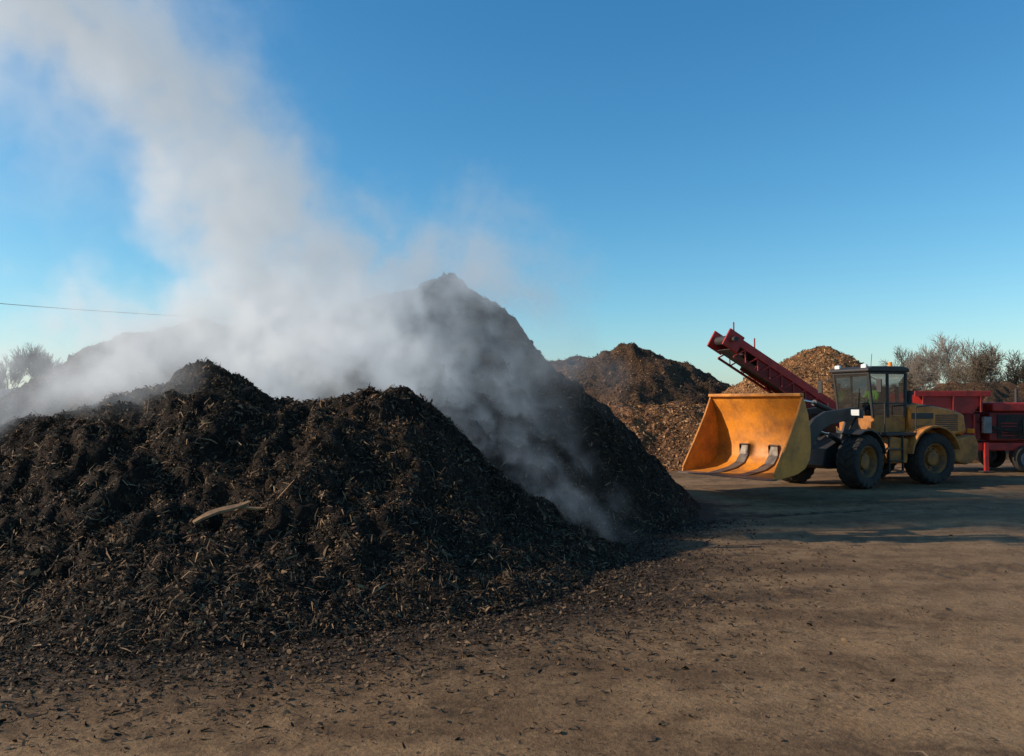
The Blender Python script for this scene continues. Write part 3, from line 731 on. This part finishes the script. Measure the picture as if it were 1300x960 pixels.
def steam():
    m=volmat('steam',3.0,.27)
    ng,N,L=field('steam_field');g=G(N,L)
    pos=N.new('GeometryNodeInputPosition').outputs[0]
    n1=noise(N,L,pos,.42,4,.6)
    vm=N.new('ShaderNodeVectorMath');vm.operation='SUBTRACT';L.new(n1.outputs['Color'],vm.inputs[0]);vm.inputs[1].default_value=(.5,.5,.5)
    vs=N.new('ShaderNodeVectorMath');vs.operation='SCALE';L.new(vm.outputs[0],vs.inputs[0]);vs.inputs['Scale'].default_value=4.6
    va=N.new('ShaderNodeVectorMath');va.operation='ADD';L.new(pos,va.inputs[0]);L.new(vs.outputs[0],va.inputs[1])
    sp=N.new('ShaderNodeSeparateXYZ');L.new(va.outputs[0],sp.inputs[0]);x,y,z=sp.outputs
    t=g.m('DIVIDE',g.m('SUBTRACT',z,2.0),12.0,clamp=True)
    pts=[(2.5,-4.2,1.6,.9),(3.6,-4.4,1.9,.9),(4.6,-4.7,1.8,.85),(6.0,-5.2,1.9,.66),(7.5,-6.1,2.3,.5),(9.0,-7.5,3.0,.36),(10.4,-9.0,3.8,.26),(13,-12,4.8,.18)]
    r=ramp(N,[((p[0]-2)/12,((p[1]+16)/16,p[2]/5,p[3])) for p in pts]);L.new(t,r.inputs[0])
    sc3=N.new('FunctionNodeSeparateColor');L.new(r.outputs[0],sc3.inputs[0])
    xc=g.m('MULTIPLY_ADD',sc3.outputs[0],16,-16);rad=g.m('MULTIPLY',sc3.outputs[1],5)
    dx=g.m('DIVIDE',g.m('SUBTRACT',x,xc),rad);dy=g.m('DIVIDE',g.m('SUBTRACT',y,15.8),rad)
    dd=g.m('SQRT',g.m('ADD',g.m('MULTIPLY',dx,dx),g.m('MULTIPLY',dy,dy)))
    f=g.m('SUBTRACT',1.0,dd,clamp=True);f=g.m('MULTIPLY',f,1.7)
    tot=g.m('MULTIPLY',g.m('MULTIPLY',f,sc3.outputs[2]),1.5)
    for (cx,cy,cz,rx,ry,rz,dn) in [(-2.1,16.9,5.1,3.8,2.0,2.1,.85),(-4.4,15.4,3.6,3.4,2.0,1.5,1.3),(-7.6,15.6,3.6,3.0,1.8,1.4,.6),(-9.5,16.0,10.0,6,3.2,4.6,.17),(-6.8,12.2,2.7,2.6,1.8,1.0,.3),(-2.6,14.2,3.1,2.4,1.4,1.0,.7),(-9.5,12,2.2,2.8,2.5,1.3,.3),(-.2,15.6,3.4,2.4,1.8,1.9,.2)]:
        a=g.m('DIVIDE',g.m('SUBTRACT',x,cx),rx);b=g.m('DIVIDE',g.m('SUBTRACT',y,cy),ry);c=g.m('DIVIDE',g.m('SUBTRACT',z,cz),rz)
        q=g.m('SQRT',g.m('ADD',g.m('ADD',g.m('MULTIPLY',a,a),g.m('MULTIPLY',b,b)),g.m('MULTIPLY',c,c)))
        tot=g.m('ADD',tot,g.m('MULTIPLY',g.m('SUBTRACT',1.0,q,clamp=True),dn*1.5))
    mpn=N.new('ShaderNodeVectorMath');mpn.operation='MULTIPLY';L.new(va.outputs[0],mpn.inputs[0]);mpn.inputs[1].default_value=(1.15,1,.75)
    n2=noise(N,L,mpn.outputs[0],1.0,6,.66)
    k=N.new('ShaderNodeMapRange');k.interpolation_type='SMOOTHSTEP'
    L.new(n2.outputs['Fac'],k.inputs[0])
    for i,vv in ((1,.40),(2,.64),(3,.08),(4,1.75)):k.inputs[i].default_value=vv
    dens=g.m('MULTIPLY',tot,k.outputs[0])
    dens=g.m('MAXIMUM',g.m('SUBTRACT',dens,.006),0.0)
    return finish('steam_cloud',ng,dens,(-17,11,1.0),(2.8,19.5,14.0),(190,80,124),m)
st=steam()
def wisps():
    # thin steam clinging to the slope and creeping down it: density falls off with distance from the pile surface
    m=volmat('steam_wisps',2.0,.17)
    ng,N,L=field('wisp_field');g=G(N,L)
    pos=N.new('GeometryNodeInputPosition').outputs[0]
    oi=N.new('GeometryNodeObjectInfo');oi.transform_space='ORIGINAL';oi.inputs['Object'].default_value=pile
    pr=N.new('GeometryNodeProximity');pr.target_element='FACES'
    L.new(oi.outputs['Geometry'],pr.inputs[0])
    dist=pr.outputs['Distance']
    sp=N.new('ShaderNodeSeparateXYZ');L.new(pos,sp.inputs[0]);x,y,z=sp.outputs
    ang=math.atan2(-1.9,4.1);ca_,sa_=math.cos(ang),math.sin(ang)
    u=g.m('ADD',g.m('MULTIPLY',x,ca_),g.m('MULTIPLY',y,sa_));v=g.m('ADD',g.m('MULTIPLY',x,-sa_),g.m('MULTIPLY',y,ca_))
    u0=-2.6*ca_+15.8*sa_;v0=2.6*sa_+15.8*ca_
    du=g.m('DIVIDE',g.m('SUBTRACT',u,u0),5.0)
    wid=g.m('SUBTRACT',2.3,g.m('MULTIPLY',g.m('MAXIMUM',g.m('MINIMUM',du,1.0),0.0),1.25))
    vv=g.m('DIVIDE',g.m('SUBTRACT',v,v0),wid)
    w1=g.m('SUBTRACT',1.0,g.m('MULTIPLY',vv,vv),clamp=True)
    w2=g.m('SUBTRACT',1.0,g.m('DIVIDE',g.m('ABSOLUTE',g.m('SUBTRACT',du,.40)),.70),clamp=True)
    n1=noise(N,L,pos,.9,3,.55)
    wv=g.m('MULTIPLY',g.m('SUBTRACT',n1.outputs['Fac'],.5),2.6)
    cb=N.new('ShaderNodeCombineXYZ');L.new(g.m('MULTIPLY',u,.45),cb.inputs[0]);L.new(g.m('MULTIPLY',g.m('ADD',v,wv),1.9),cb.inputs[1]);L.new(g.m('MULTIPLY',z,.5),cb.inputs[2])
    n2=noise(N,L,cb.outputs[0],1.0,4,.58)
    k=N.new('ShaderNodeMapRange');k.interpolation_type='SMOOTHSTEP';L.new(n2.outputs['Fac'],k.inputs[0])
    for i,q in ((1,.42),(2,.68),(3,.04),(4,1.0)):k.inputs[i].default_value=q
    fall=g.m('POWER',2.718,g.m('MULTIPLY',dist,-4.2))
    d=g.m('MULTIPLY',g.m('MULTIPLY',g.m('MULTIPLY',w1,w2),k.outputs[0]),g.m('MULTIPLY',fall,3.0))
    d=g.m('MAXIMUM',g.m('SUBTRACT',d,.015),0.0)
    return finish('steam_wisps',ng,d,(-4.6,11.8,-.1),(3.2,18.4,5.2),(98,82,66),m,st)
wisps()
# ---------------------------------------------------------------- light, sky, camera
EL=math.radians(27);to=Vector((-1,-.08,0)).normalized()
tosun=Vector((to.x*math.cos(EL),to.y*math.cos(EL),math.sin(EL)))
sl=bpy.data.lights.new('sun','SUN');sl.energy=5.0;sl.angle=math.radians(.5);sl.color=(1,.87,.70)
so=bpy.data.objects.new('sun',sl);COL.objects.link(so);so.rotation_euler=(-tosun).to_track_quat('-Z','Y').to_euler()
w=bpy.data.worlds.new('World');scene.world=w;w.use_nodes=True
nt=w.node_tree;bg=nt.nodes['Background'];sky=nt.nodes.new('ShaderNodeTexSky');sky.sky_type='NISHITA';sky.sun_disc=False
sky.sun_elevation=EL;sky.sun_rotation=math.atan2(to.x,to.y)
sky.air_density=1.0;sky.dust_density=.6;sky.ozone_density=3.0;sky.altitude=0
# grade the physical sky towards the clear blue of a cold winter day
g=G(nt.nodes,nt.links);sp=nt.nodes.new('ShaderNodeSeparateColor');nt.links.new(sky.outputs[0],sp.inputs[0]);cb=nt.nodes.new('ShaderNodeCombineColor')
for i,(a,p) in enumerate(((1.05,1.55),(1.04,1.10),(1.02,.90))):
    v=g.m('MULTIPLY',g.m('POWER',g.m('MULTIPLY',sp.outputs[i],.15),p),a/.15);nt.links.new(v,cb.inputs[i])
nt.links.new(cb.outputs[0],bg.inputs[0]);bg.inputs[1].default_value=.146
cam=bpy.data.cameras.new('camera');cam.lens=28;cam.sensor_width=36;cam.clip_end=6000;cam.clip_start=.1
co=bpy.data.objects.new('camera',cam);COL.objects.link(co);co.location=(0,0,2.35);co.rotation_euler=(math.radians(90)+math.atan(30/1011),0,0)
scene.camera=co
scene.view_settings.view_transform='Standard';scene.view_settings.look='None';scene.view_settings.exposure=0
